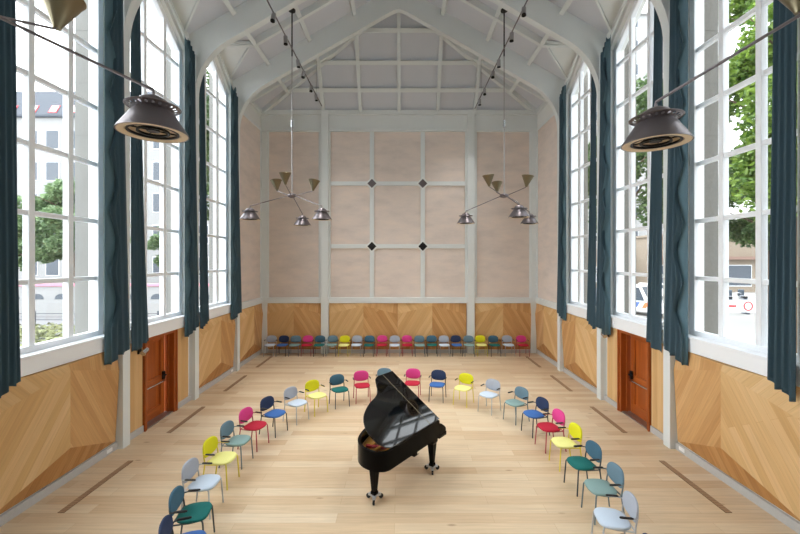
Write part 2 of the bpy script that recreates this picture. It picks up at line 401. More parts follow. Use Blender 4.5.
# ---- doors
for s, n in ((-1, 1), (1, 2)):
    d = sempty('door_%d' % n, (s*5.85, 8.96, 0))
    def B(q, x0, x1, y0, y1, z0, z1, mi=0): q.box(s*(x0-5.85), s*(x1-5.85), y0-8.96, y1-8.96, z0, z1, mi)
    q = MB(); B(q, 5.58, 5.9, 8.4, 8.45, 0, 2.05); B(q, 5.58, 5.9, 9.44, 9.52, 0, 2.05); B(q, 5.58, 5.9, 8.45, 9.44, 1.99, 2.05)
    B(q, 5.56, 5.64, 8.36, 8.4, 0, 2.05); B(q, 5.56, 5.64, 9.52, 9.58, 0, 2.05); B(q, 5.7, 5.74, 9.4, 9.44, 0, 1.99); q.build('door_frame', M['doorframe'], d, bevel=.006)
    leaf = MB()
    def panelbox(q, x0, x1, y0, y1, z0, z1, vert=True):
        st = len(q.f); B(q, x0, x1, y0, y1, z0, z1)
        vs = q.v
        for fi in range(st, len(q.f)):
            q.uv[fi] = [((vs[i][2], vs[i][1]+vs[i][0]) if vert else (vs[i][1], vs[i][2]+vs[i][0])) for i in q.f[fi]]
    y0, y1 = 8.45, 9.4
    panelbox(leaf, 5.8, 5.85, y0, y0+.14, .03, 1.99); panelbox(leaf, 5.8, 5.85, y1-.14, y1, .03, 1.99)
    for z0, z1 in ((.03, .27), (.8, .98), (1.85, 1.99)): panelbox(leaf, 5.8, 5.85, y0+.14, y1-.14, z0, z1, False)
    lf = leaf.build('door_leaf', M['door'], d, bevel=.008)
    for z0, z1 in ((.27, .8), (.98, 1.85)):
        q = MB(); panelbox(q, 5.835, 5.85, y0+.14, y1-.14, z0, z1); q.build('door_panel', M['door'], lf)
    q = MB(); B(q, 5.6, 5.9, 8.45, 9.44, 0, .03); q.build('threshold', M['steel'], d)
    q = MB(); q.tube([(s*(5.74-5.85), 8.55-8.96, .83), (s*(5.74-5.85), 9.34-8.96, .83)], .018, 8)
    for y in (8.56, 9.33): q.bar((s*(5.74-5.85), y-8.96, .83), (s*(5.8-5.85), y-8.96, .83), .03, .05)
    q.build('push_bar', M['chrome'], d, smooth=40)
    q = MB(); B(q, 5.75, 5.8, 9.3, 9.37, .86, 1.06); B(q, 5.71, 5.75, 9.22, 9.36, .95, .985); q.build('lock_case', M['blackmatte'], d, bevel=.006)

# ---- arched ribs
def rib_inner():
    pts = [(5.5, 0), (5.5, 8.24)]
    cx_, R = 3.761, 1.739
    for k in range(1, 12):
        a = math.radians(59.8)*k/12; pts.append((cx_+R*math.cos(a), 8.24+R*math.sin(a)))
    x = 4.636
    for xx in (4.636, 3, 1.5, .9, .6, .45, .3, .2, .1, 0): pts.append((xx, 12.45-.583*math.sqrt(xx*xx+.02)))
    return pts
half = rib_inner()
inner = half+[(-x, z) for x, z in half[-2::-1]]
outer = [(5.7, 0), (5.7, roofz(5.7)), (0, 13.2), (-5.7, roofz(5.7)), (-5.7, 0)]
for i, y in enumerate(ARCH):
    mb = MB()
    # built as strips so the concave outline stays clean
    def outpt(p):
        x, z = p
        if z <= 8.24: return (math.copysign(WX, x), z)
        if abs(x) > 4.636:
            t = (z-8.24)/(9.746-8.24); zz = 8.24+t*(roofz(WX)-8.24)
            return (math.copysign(WX, x), zz)
        return (x*(WX/4.636) if abs(x) > 0 else 0, roofz(x*(WX/4.636)))
    op = [outpt(p) for p in inner]; n = len(inner)
    vs = [(p[0], y, p[1]) for p in inner]+[(p[0], y, p[1]) for p in op]+[(p[0], y+AT, p[1]) for p in inner]+[(p[0], y+AT, p[1]) for p in op]
    fs = []
    for k in range(n-1):
        fs += [(k, k+1, n+k+1, n+k), (2*n+k, 3*n+k, 3*n+k+1, 2*n+k+1), (k, 2*n+k, 2*n+k+1, k+1), (n+k, n+k+1, 3*n+k+1, 3*n+k)]
    fs += [(0, n, 3*n, 2*n), (n-1, 3*n-1, 4*n-1, 2*n-1)]
    mb.add(vs, fs)
    struct(mb.build('trim_%d' % (i+1), M['trim'], smooth=35))

# ---- roof
HS = 1.55
YR = YB-(13.2-roofz(WX))/HS
mb = MB()
def skin(dz, x_out):
    for s in (-1, 1):
        for i in range(7):
            a = edges_r[i]; b = edges_r[i+1]
            if i == 6:
                mb.add([(s*WX,a,roofz(WX)+dz),(s*WX,YB,roofz(WX)+dz),(0,YR,13.2+dz),(0,a,13.2+dz)], [(0,1,2,3)]); continue
            if i == 0:
                mb.add([(s*WX,a,roofz(WX)+dz),(s*WX,b,roofz(WX)+dz),(0,b,13.2+dz),(0,a,13.2+dz)], [(0,1,2,3)]); continue
            m = (BAYS[i][0]+BAYS[i][1])/2
            mb.add([(s*WX,a,roofz(WX)+dz),(s*WX,m-DV,roofz(WX)+dz),(s*DX,m,DR+dz),(0,m,13.2+dz),(0,a,13.2+dz)], [(0,1,2),(0,2,3,4)])
            mb.add([(s*WX,b,roofz(WX)+dz),(s*WX,m+DV,roofz(WX)+dz),(s*DX,m,DR+dz),(0,m,13.2+dz),(0,b,13.2+dz)], [(0,1,2),(0,2,3,4)])
            for sg in (-1, 1):
                mb.add([(s*WX,m+sg*DV,roofz(WX)+dz),(s*WX,m,DR+dz),(s*DX,m,DR+dz)], [(0,1,2)], 1)
                mb.add([(s*WX,m+sg*DV,roofz(WX)+dz),(s*WX,m,DR+dz),(s*x_out,m,DR+dz),(s*x_out,m+sg*DV*1.15,DR-DS*DV*1.15+dz)], [(0,1,2,3)], 1)
    mb.add([(-WX,YB,roofz(WX)+dz),(WX,YB,roofz(WX)+dz),(0,YR,13.2+dz)], [(0,1,2)])
edges_r = [YF]+[a+AT/2 for a in ARCH]+[YB]
skin(0, 6.2); skin(.14, 6.2)
ceiling = struct(mb.build('ceiling', [M['board'], M['white']]))
sl = math.atan(.58)
def up_main(s): return Vector((s*math.sin(sl), 0, math.cos(sl)))
PX = [4.5, 3.1, 1.57]
for s in (-1, 1):
    for i, (a, b) in enumerate(BAYS):
        for k, px in enumerate(PX):
            yb = b if i < 6 else YB-(roofz(px)-roofz(WX))/HS
            MB().bar((s*px, a, roofz(px)), (s*px, yb, roofz(px)), .13, .17, up_main(s), off=-.085).build('purlin', M['trim'], ceiling, bevel=.008)
        m = (a+b)/2
        if 1 <= i <= 5:
            MB().bar((0, m, 13.2), (s*(DX-.1), m, roofz(DX-.1)), .12, .2, up_main(s), off=-.1).build('rafter', M['trim'], ceiling, bevel=.008)
            MB().bar((s*WX, m, DR), (s*(DX-.12), m, DR), .12, .16, (0,0,1), off=-.08).build('dormer_ridge', M['trim'], ceiling, bevel=.008)
            q = MB()
            for sg in (-1, 1): q.bar((s*(DX-.05), m, DR), (s*WX, m+sg*DV, roofz(WX)), .05, .05, (0,0,1), off=-.02)
            q.build('valley_trim', M['trim'], ceiling)
        else:
            mm = 14.25 if i == 6 else m
            xt = 0 if i == 0 else (YB-mm)*0+ (13.2-(roofz(WX)+HS*(YB-mm)))/.58
            xt = 0 if xt < 0 or i == 0 else xt
            MB().bar((s*xt, mm, roofz(xt)), (s*WX, mm, roofz(WX)), .12, .18, up_main(s), off=-.09).build('rafter', M['trim'], ceiling, bevel=.008)
    # eaves beam of the end bay, hip rafter
    MB().bar((s*WX, YB, roofz(WX)), (0, YR, 13.2), .16, .2, (0,0,1), off=-.1).build('hip_rafter', M['trim'], ceiling, bevel=.008)
MB().bar((0, YF, 13.2), (0, YR, 13.2), .16, .2, off=-.14).build('ridge_beam', M['trim'], ceiling, bevel=.008)
hup = Vector((0, math.sin(math.atan(HS)), math.cos(math.atan(HS))))
def hipy(z): return YB-(z-roofz(WX))/HS
for px in PX:
    z = roofz(px); MB().bar((-px, hipy(z), z), (px, hipy(z), z), .15, .17, hup, off=-.085).build('hip_purlin', M['trim'], ceiling, bevel=.008)
for px in (-3.08, -1.57, 0, 1.57, 3.08):
    z = roofz(px); MB().bar((px, YB, roofz(WX)), (px, hipy(z), z), .13, .17, hup, off=-.086).build('hip_joist', M['trim'], ceiling, bevel=.008)

# ---- back wall
CX = -.05
wb = struct(MB().box(-6.05, 6.05, YB, YB+.35, 0, roofz(WX)+.02).build('wall_back', M['plaster']))
POST = [CX-2.97, CX+2.97]
def bbox(name, x0, x1, z0, z1, out, m=M['trim'], bev=.008): return MB().box(x0, x1, YB-out, YB, z0, z1).build(name, m, wb, bevel=bev)
bbox('frieze', -5.655, 5.655, 9.1, 9.72, .05)
q = MB().box(-5.6, 5.6, YB-.14, YB, 9.72, 9.9); q.box(-5.6, 5.6, YB-.1, YB, 9.04, 9.16); q.build('cornice', M['trim'], wb, bevel=.01)
bbox('bottom_rail', -5.6, 5.6, 2.04, 2.27, .11)
for x in POST:
    bbox('post', x-.15, x+.15, .0, 9.9, .17); q = MB().box(x-.22, x-.15, YB-.08, YB, 2.27, 9.04); q.box(x+.15, x+.22, YB-.08, YB, 2.27, 9.04); q.build('post_moulding', M['trim'], wb, bevel=.008)
for s in (-1, 1):
    bbox('corner_post', s*5.598, s*5.38, .0, 9.03, .092)
VX = [CX-1.06, CX+1.02]; HZ = [6.93, 4.36]
gx = [POST[0]+.22]+VX+[POST[1]-.22]; gz = [2.27]+HZ[::-1]+[9.04]
for x in VX: bbox('mullion', x-.09, x+.09, 2.27, 9.04, .05)
for z in HZ: bbox('crossrail', gx[0], gx[-1], z-.085, z+.085, .048)
# chamfered corner fillets around the diamonds
for x in VX:
    for z in HZ:
        sq = lambda r: [(x-r, z), (x, z-r), (x+r, z), (x, z+r)]
        o = MB().prism(sq(.27), lambda p: (p[0], YB-.052, p[1]), lambda p: (p[0], YB, p[1])).build('rosette', M['white'], wb, bevel=.006)
        MB().prism(sq(.185), lambda p: (p[0], YB-.062, p[1]), lambda p: (p[0], YB-.05, p[1])).build('rosette_plate', M['gun'] if z > 5 else M['blackmatte'], o)
for (a, b) in ((-5.38, POST[0]-.17), (POST[0]+.17, CX), (CX, POST[1]-.17), (POST[1]+.17, 5.38)):
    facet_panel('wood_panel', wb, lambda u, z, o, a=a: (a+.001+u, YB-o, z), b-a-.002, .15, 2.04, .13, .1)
# plaster frames (thin mouldings)
q = MB()
for a, b in ((-5.38, POST[0]-.22), (POST[1]+.22, 5.38)):
    for x0, x1 in ((a, a+.05), (b-.05, b)): q.box(x0, x1, YB-.04, YB, 2.27, 9.04)
q.build('panel_moulding', M['trim'], wb, bevel=.005)

# ---- wall behind the camera
mb = MB().prism([(-6.05,0),(6.05,0),(6.05,roofz(6.05)),(0,13.3),(-6.05,roofz(6.05))], lambda p: (p[0], YF, p[1]), lambda p: (p[0], YF-.3, p[1]))
wf = struct(mb.build('wall_front', M['wallwhite']))

# ------------------------------------------------------------------ floor grilles, sockets, door devices
def grille(x, y0, label):
    t = thing('floor_vent', label, 'floor vent', (x, y0+.735, 0), 0, 'long vents set in the floor')
    q = MB().box(-.05, .05, -.735, .735, -.002, .005); q.build('vent_frame', M['grilledark'], t)
    q = MB()
    for k in range(37): q.box(-.046, .046, -.72+k*.04-.014, -.72+k*.04+.014, .003, .009)
    q.build('vent_slats', M['grille'], t)
pos = ['nearest the camera', 'alongside the brown door', 'between the brown door and the back bay', 'last one before the back wall']
for s, w in ((-1, 'left'), (1, 'right')):
    for k, y in enumerate((5.68, 8.31, 10.95, 13.4)):
        if k == 3: pass
        grille(s*5.02, y, 'brown floor vent by the %s wall, %s' % (w, pos[k]))
def socket(x, y, z, nx, ny, label):
    o = MB()
    if nx: o.box(x, x-nx*-.012, y-.07, y+.07, z-.035, z+.035)
    else: o.box(x-.07, x+.07, y-.012, y, z-.035, z+.035)
    tag(o.build('wall_socket', M['socket'], bevel=.004), label, 'socket')
socket(-5.605, 7.38, .08, 1, 0, 'white socket on the left stone plinth beside the first white pilaster')
socket(5.605, 7.42, .08, -1, 0, 'white socket on the right stone plinth beside the first white pilaster')
socket(-5.605, 12.7, .08, 1, 0, 'white socket on the left stone plinth beside the last white pilaster')
socket(-2.72, 15.44, .27, 0, 1, 'small white socket low on the back wall behind the chairs')
def wallspot(s, y, label):
    t = thing('wall_spotlight', label, 'spotlight', (s*5.61, y, 1.82))
    MB().box(s*.0, s*-.03, -.05, .05, -.06, .06).build('wall_plate', M['blackmatte'], t, bevel=.004)
    MB().tube([(0,0,0), (s*-.12,0,.0)], .014, 8).build('bracket', M['blackmatte'], t)
    d = Matrix.Translation((s*-.13, 0, -.01)) @ Matrix.Rotation(math.radians(115), 4, 'X')
    MB().lathe([(.0,-.09),(.04,-.085),(.052,-.05),(.055,.05),(.062,.07),(.05,.075),(.0,.06)], 20, d).build('lamp_head', M['chrome'], t, smooth=40)
wallspot(-1, 8.22, 'small silver wall spotlight on black bracket beside the left brown door')
wallspot(1, 10.05, 'small silver wall spotlight on black bracket beside the right brown door')

# ------------------------------------------------------------------ curtains
def curtain(s, m, tied, w0, w1, far, label):
    """pleated drape hung from the sloping track; tied: its edge by the pilaster, w0 / w1: width at the top and at the hem;
    far: it hangs at the far side of its window and its loose edge is folded over in a zig-zag"""
    nu, nv, ns = 44, 100, 7; mb = MB(); seed = random.random()*9
    vs = []; sg = -1 if far else 1
    for j in range(nv+1):
        v = j/nv
        zt = 1.9+(1-v)*7.4; t = 1-v; t = (1-t)**1.4
        w = w0+(w1-w0)*t
        y0 = tied+(.19*t if far else -.0*t)
        def zz(y, u):
            top = 10.27-.75*abs(y-m)-.03
            bot = (2.02-.2*u if far else 1.87+.17*u)+.03*math.sin(u*11+seed)
            return top+(bot-top)*v
        edge = 0
        for i in range(nu+1):
            u = i/nu
            y = y0+sg*u*(w+(.19*t if far else 0)); z = zz(y, u)
            ph = (u*3.4+.05*math.sin(z*.8+seed))*2*PI+seed
            x = 5.495-.035*t+.036*(math.sin(ph)+.25*math.sin(2*ph+1))*(.85+.15*math.sin(z*.6))
            if far:
                k = max(0, (u-.6)/.4)
                tri = abs(((z+seed*.3) % 1.15)/.575-1)
                y += k*.2*(1-tri)*min(1, max(0, (z-2.2)/.6)); x -= k*.02
                if y > tied-.02: x = min(x, 5.478)
                edge = y
            vs.append((s*max(5.41, min(x, 5.548)), y, z))
        if far:                                     # the folded-back strip at the loose edge
            ys = y0-(w+.19*t)-.05
            for c in range(ns):
                f = c/(ns-1); y = (edge+.03)*(1-f)+ys*f
                x = 5.525+.022*math.sin(f*PI) if f > 0 else 5.5
                vs.append((s*x, y, zz(y, 1)))
    n1 = nu+1+(ns if far else 0)
    fs = [(j*n1+i, j*n1+i+1, (j+1)*n1+i+1, (j+1)*n1+i) for j in range(nv) for i in range(n1-1)]
    mb.add(vs, fs)
    for k, f in enumerate(fs):
        if k % (n1-1) >= nu: mb.mi[k] = 1
    o = mb.build('curtain', [M['curtain'], M['curtain_lit']], smooth=70)
    md = o.modifiers.new('cloth', 'SOLIDIFY'); md.thickness = .006; md.offset = 0
    tag(o, label, 'curtain', 'teal curtains at the tall windows')
wnm = {3: 'wall window nearest camera', 4: 'wall window above brown door', 5: 'wall window next to back bay'}
for s, w in ((-1, 'left'), (1, 'right')):
    for i in (3, 4, 5):
        a, b = BAYS[i]; m = (a+b)/2
        w0, w1 = {3: (.3, .35), 4: (.24, .47), 5: (.2, .38)}[i]
        curtain(s, m, a+.03, w0, w1, False, 'dark teal curtain at near side of %s %s' % (w, wnm[i]))
        curtain(s, m, b-.03, .36, .36, True, 'dark teal curtain with zig-zag edge, far side of %s %s' % (w, wnm[i]))

# ------------------------------------------------------------------ chairs
CH = {
 'navy':    ((38, 54, 88), (58, 104, 172), (40, 44, 50)),
 'teal':    ((62, 102, 124), (4, 102, 97), (52, 62, 68)),
 'grey':    ((168, 174, 186), (196, 210, 226), (176, 178, 182)),
 'yellow':  ((214, 210, 22), (234, 231, 146), (222, 204, 60)),
 'slate':   ((102, 130, 146), (130, 158, 155), (104, 118, 124)),
 'magenta': ((218, 66, 142), (178, 18, 50), (170, 60, 72)),
}
def superell(a, b, n, k=40):
    pts = []
    for i in range(k):
        t = 2*PI*i/k; c, s_ = math.cos(t), math.sin(t)
        pts.append((a*math.copysign(abs(c)**(2/n), c), b*math.copysign(abs(s_)**(2/n), s_)))
    return pts
def pad(outline, fn, th, soft=.018):
    """cushion: outline rings mapped by fn(p, q, t) with t the offset through the thickness"""
    rings = [(0, -th/2, .0), (.9, -th/2, 1), (.97, -th*.36, 1), (1, 0, 1), (.97, th*.36, 1), (.9, th/2, 1), (.5, th/2+soft*.4, 1)]
    mb = MB(); vs = []; n = len(outline)
    for sc_, t, _ in rings[1:]:
        for p in outline: vs.append(fn(p[0]*sc_, p[1]*sc_, t))
    fs = []
    R = len(rings)-1
    for r in range(R-1):
        for k in range(n): fs.append((r*n+k, r*n+(k+1) % n, (r+1)*n+(k+1) % n, (r+1)*n+k))
    c0 = len(vs); vs.append(fn(0, 0, -th/2)); c1 = len(vs); vs.append(fn(0, 0, th/2+soft*.5))
    for k in range(n):
        fs.append((c0, (k+1) % n, k)); fs.append((c1, (R-1)*n+k, (R-1)*n+(k+1) % n))
    return mb.add(vs, fs)
PROTO = {}
def make_chair(kind, loc, rz, label, group):
    back, seat, fr = CH[kind]
    mb_ = mat('chair_back_'+kind, back, .85, var=.06, scale=60, bump=.1, bscale=300); ms = mat('chair_seat_'+kind, seat, .85, var=.05, scale=60, bump=.1, bscale=300); mf = mat('chair_frame_'+kind, fr, .4)
    t = thing('armchair', label, 'chair', loc, rz, group)
    # front of the chair is local -Y
    so = superell(.203, .195, 3.3)
    pad([(x*(1-.06*(y > 0)*y/.21), y) for x, y in so], lambda x, y, q: (x, y, .425+q+.10*max(0, -y-.13)*-1*.6-.012*math.cos(x*7)), .042).build('seat', ms, t, smooth=50)
    bo = superell(.207, .14, 2.7)
    def bfn(x, y, q):
        return (x, .205+.16*(y+.14)*.6-x*x*.75+.03-q*1, .605+y*1.0)
    pad(bo, bfn, .036).build('backrest', mb_, t, smooth=50)
    for sx in (-1, 1):
        MB().tube([(sx*.15, -.13, .402), (sx*.172, -.155, .396), (sx*.18, -.163, .375), (sx*.192, -.19, 0)], .011, 10).build('leg', mf, t, smooth=60)
        MB().tube([(sx*.205, .25, 0), (sx*.196, .2, .38), (sx*.193, .205, .46), (sx*.188, .23, .58), (sx*.172, .24, .66)], .011, 10).build('leg', mf, t, smooth=60)
        ar = MB().tube([(sx*.188, .228, .56), (sx*.215, .205, .575), (sx*.226, .16, .58), (sx*.228, .03, .58)], .009, 8).build('arm_tube', mf, t, smooth=60)
        MB().tube([(sx*.228, .165, .587), (sx*.228, .15, .591), (sx*.228, .02, .591), (sx*.228, .005, .587)], [.009, .0135, .0135, .009], 10).build('armrest', M['blackplastic'], ar, smooth=60)
    q = MB().tube([(-.15, -.13, .4), (-.185, .0, .4), (-.195, .205, .4)], .01, 8); q.tube([(.15, -.13, .4), (.185, .0, .4), (.195, .205, .4)], .01, 8)
    q.tube([(-.195, .205, .4), (.195, .205, .4)], .01, 8); q.tube([(-.15, -.13, .4), (.15, -.13, .4)], .01, 8)
    q.build('seat_frame', mf, t, smooth=60)
    return t
def chair(kind, x, y, rz, label, group):
    if kind in PROTO: return dup_tree(PROTO[kind], (x, y, 0), rz, label, group)
    PROTO[kind] = make_chair(kind, (x, y, 0), rz, label, group); return PROTO[kind]
G1 = 'armchairs in the ring around the piano'
RING = [
 ('navy', -2.48, 4.50, 'navy armchair with blue seat at near left end of the ring, cut by the frame'),
 ('teal', -2.70, 5.06, 'dark teal armchair with green seat second from the near left end of the ring'),
 ('grey', -2.92, 5.74, 'pale grey armchair third in the ring, between dark teal and yellow, on left'),
 ('yellow', -2.98, 6.45, 'yellow armchair on left side of ring between the pale grey and slate chairs'),
 ('slate', -2.99, 7.08, 'slate armchair with sage seat on left of ring between yellow and magenta chairs'),
 ('magenta', -2.92, 7.72, 'magenta armchair with red seat on left of ring between slate and navy chairs'),
 ('navy', -2.72, 8.33, 'navy armchair with blue seat on left curve of ring between magenta and grey'),
 ('grey', -2.40, 8.95, 'pale grey armchair on left curve of the ring between navy and yellow chairs'),
 ('yellow', -2.04, 9.44, 'yellow armchair at back left of ring between pale grey and teal chairs'),
 ('teal', -1.54, 9.88, 'dark teal armchair at back of ring between yellow and magenta chairs, left of piano lid'),
 ('magenta', -.96, 10.20, 'magenta armchair with red seat at back of ring just left of the piano lid'),
 ('slate', -.37, 10.44, 'slate armchair half hidden behind the top of the raised piano lid'),
 ('magenta', .40, 10.40, 'magenta armchair with red seat just right of the top of the piano lid'),
 ('navy', 1.07, 10.27, 'navy armchair with blue seat at back of ring between magenta and yellow, right of piano'),
 ('yellow', 1.69, 9.98, 'yellow armchair at back right of ring between navy and pale grey chairs'),
 ('grey', 2.26, 9.50, 'pale grey armchair on right curve of ring between yellow and slate chairs'),
 ('slate', 2.76, 8.95, 'slate armchair with sage seat on right curve of ring between pale grey and blue chairs'),
 ('navy', 2.98, 8.30, 'navy armchair with blue seat on right of ring between slate and magenta chairs'),
 ('magenta', 3.05, 7.65, 'magenta armchair with red seat on right of ring between navy and yellow chairs'),
 ('yellow', 3.08, 7.00, 'yellow armchair on right side of ring between magenta and teal-seated chairs'),
 ('teal', 3.06, 6.29, 'armchair with dark green seat on right of ring between yellow and slate chairs'),
 ('slate', 3.03, 5.62, 'slate armchair with sage seat on right of ring between green-seated and pale grey chairs'),
 ('grey', 2.82, 4.94, 'pale grey armchair with black arms at near right end of the ring'),
 ('navy', 2.55, 4.20, 'navy armchair at bottom right, only its backrest top showing'),
]
TURN = [-16, -9, 2, 5, 8, 16, 24, 31, 44, 60, 76, 87, 83, 75, 57, 47, 31, 19, 11, 6, 7, 1, -9, -18]        # degrees each chair is turned from straight across the hall towards the open end
for (kd, x, y, lb), th in zip(RING, TURN):
    a = math.radians(th); sg = -1 if x < 0 or (x < .3 and th > 80) else 1
    dx, dy = -sg*math.cos(a), -math.sin(a)
    chair(kd, x+(.03 if abs(x) > 1.5 else 0), y, math.atan2(dx, -dy), lb, G1)
G2 = 'armchairs in the row along the back wall'
BACK = [(270.5,'grey'),(282,'navy'),(294,'slate'),(306.3,'magenta'),(319,'teal'),(331.8,'slate'),(343.7,'yellow'),(356.2,'grey'),(369,'teal'),(381.8,'magenta'),(394.7,'grey'),(407.5,'magenta'),(420,'slate'),(432,'teal'),(444,'grey'),(456.7,'navy'),(468.6,'slate'),(481.5,'yellow'),(494.7,'teal'),(508.7,'grey'),(523,'magenta')]
ORD = ['first','second','third','fourth','fifth','sixth','seventh','eighth','ninth','tenth']
CN = {'grey':'pale grey','navy':'navy','slate':'slate','magenta':'magenta','teal':'dark teal','yellow':'yellow'}
BX = [-5.14, -4.65, -4.16, -3.668, -3.176, -2.682, -2.19, -1.697, -1.194, -.684, -.171, .331, .825, 1.317, 1.81, 2.303, 2.795, 3.29, 3.811, 4.368, 4.937]
for i, (px, kd) in enumerate(BACK):
    if i < 10: wh = '%s from the left corner' % ORD[i]
    elif i == 10: wh = 'the middle one of the row'
    else: wh = '%s from the right corner' % ORD[20-i]
    chair(kd, BX[i], 15.06+.02*math.sin(i*3), math.radians(random.uniform(-3, 3)), '%s armchair in the row along the back wall, %s' % (CN[kd], wh), G2)

# ------------------------------------------------------------------ grand piano
PB = Vector((.8075, 6.7705, 0)); PU = Vector((-.6217, -.7832, 0)); PV = Vector((-.7832, .6217, 0))
piano = thing('grand_piano', 'black lacquered grand piano with raised lid in the middle of the ring of chairs', 'piano', (PB.x-.03, PB.y+.05, 0))
def P(u, v, z): w = PU*u+PV*v; return (w.x, w.y, z)
def smooth_loop(ctrl, n=8):
    out = []; m = len(ctrl)
    for i in range(m-1):
        p0 = ctrl[max(i-1, 0)]; p1 = ctrl[i]; p2 = ctrl[i+1]; p3 = ctrl[min(i+2, m-1)]
        for k in range(n):
            t = k/n; out.append(tuple(.5*((2*p1[c])+(-p0[c]+p2[c])*t+(2*p0[c]-5*p1[c]+4*p2[c]-p3[c])*t*t+(-p0[c]+3*p1[c]-3*p2[c]+p3[c])*t**3) for c in (0, 1)))
    out.append(ctrl[-1]); return out
curve = smooth_loop([(.42, 1.29), (.53, 1.25), (.63, 1.12), (.72, .99), (.86, .905), (1.07, .835), (1.27, .735), (1.4, .63), (1.485, .5), (1.525, .35), (1.505, .16), (1.42, .04), (1.33, 0)], 6)
lid_main = [(.3, 0), (.3, 1.29)]+curve
lid_flap = [(0, 0), (0, 1.29), (.3, 1.29), (.3, 0)]
rim = [(-.02, .0), (-.02, 1.27)]+[(u*1.03, v*.985) for u, v in curve]
# rim wall
def offset(poly, d):
    c = []; n = len(poly)
    area = sum(poly[i][0]*poly[(i+1) % n][1]-poly[(i+1) % n][0]*poly[i][1] for i in range(n)); sg = 1 if area > 0 else -1
    for i in range(n):
        a, b, e = poly[i-1], poly[i], poly[(i+1) % n]
        t1 = Vector((b[0]-a[0], b[1]-a[1])).normalized(); t2 = Vector((e[0]-b[0], e[1]-b[1])).normalized()
        nn = Vector((-(t1.y+t2.y), t1.x+t2.x)).normalized()*sg
        c.append((b[0]+nn.x*d, b[1]+nn.y*d))
    return c
rin = offset(rim, .045); n = len(rim)
mb = MB(); vs = [P(u, v, .6) for u, v in rim]+[P(u, v, .9) for u, v in rim]+[P(u, v, .9) for u, v in rin]+[P(u, v, .6) for u, v in rin]
mb.add(vs, [(r*n+k, r*n+(k+1) % n, ((r+1) % 4)*n+(k+1) % n, ((r+1) % 4)*n+k) for r in range(4) for k in range(n)])
mb.build('rim', M['black'], piano, smooth=35)
MB().prism(rin, lambda p: P(p[0], p[1], .6), lambda p: P(p[0], p[1], .74)).build('soundboard', M['soundboard'], piano)
plate = offset(rim, .085)
plate_o = MB().prism([p for p in plate if True], lambda p: P(p[0], p[1], .74), lambda p: P(p[0], p[1], .765)).build('iron_plate', M['gold'], piano)
q = MB()
for k in range(5):
    v0 = .16+k*.2; q.bar(P(.12, v0, .785), P(1.38-.1*abs(k-1)-.14*max(0, k-2), v0*.75+.06, .785), .035, .05)
q.build('plate_brace', M['gold'], plate_o)
q = MB()
for k in range(3): q.bar(P(1.1-.28*k, .12+.1*k, .79), P(1.32-.3*k, .55+.15*k, .79), .05, .035)
q.build('felt_strip', M['redfelt'], piano)
q = MB()
for k in range(34):
    v0 = .1+k*.034; q.tube([P(.14, v0, .8), P(max(.4, 1.42-.0000-.0009*k*k), .12+v0*.66, .8)], .0022, 4)
so_ = q.build('strings', M['steel'], piano); so_['kind'] = 'stuff'
# lid
AL = math.radians(30.7)
def LP(u, v, t): w = PU*u+PV*(v*math.cos(AL)-t*math.sin(AL)); return (w.x, w.y, .925+v*math.sin(AL)+t*math.cos(AL))
lid = MB().prism(lid_main, lambda p: LP(p[0], p[1], 0), lambda p: LP(p[0], p[1], .022)).build('lid', M['lid'], piano, bevel=.006)
MB().prism([(0, 0), (0, 1.29), (.297, 1.29), (.297, 0)], lambda p: LP(p[0], p[1], 0), lambda p: LP(p[0], p[1], .022)).build('lid_flap', M['lid'], lid, bevel=.006)
MB().tube([LP(.299, .02, .022), LP(.299, 1.27, .022)], .0035, 8).build('lid_hinge', M['brass'], lid)
MB().tube([P(.35, 1.2, .86), LP(.42, 1.08, -.005)], .012, 8).build('lid_prop', M['black'], piano)
# keyboard end
MB().prism([(-.02, 0), (-.02, 1.27), (-.26, 1.27), (-.26, 0)], lambda p: P(p[0], p[1], .56), lambda p: P(p[0], p[1], .63)).build('key_bed', M['black'], piano, bevel=.008)
for v0, v1 in ((0, .06), (1.21, 1.27)):
    MB().prism([(0, .63), (0, .82), (-.12, .8), (-.2, .74), (-.24, .69), (-.24, .63)], lambda p: P(p[0], v0, p[1]), lambda p: P(p[0], v1, p[1])).build('cheek', M['black'], piano, bevel=.008)
MB().prism([(-.03, .06), (-.03, 1.21), (-.2, 1.21), (-.2, .06)], lambda p: P(p[0], p[1], .63), lambda p: P(p[0], p[1], .67)).build('white_keys', M['ivory'], piano)
q = MB()
for k in range(52):
    if k % 7 in (0, 1, 3, 4, 5): v0 = .06+(k+1)*1.15/52; q.prism([(-.03, v0-.006), (-.03, v0+.006), (-.13, v0+.006), (-.13, v0-.006)], lambda p: P(p[0], p[1], .67), lambda p: P(p[0], p[1], .682))
q.build('black_keys', M['black'], piano)
MB().prism([(-.02, .06), (-.02, 1.21), (-.04, 1.21), (-.04, .06)], lambda p: P(p[0], p[1], .67), lambda p: P(p[0]+.0, p[1], .83)).build('fallboard', M['black'], piano)
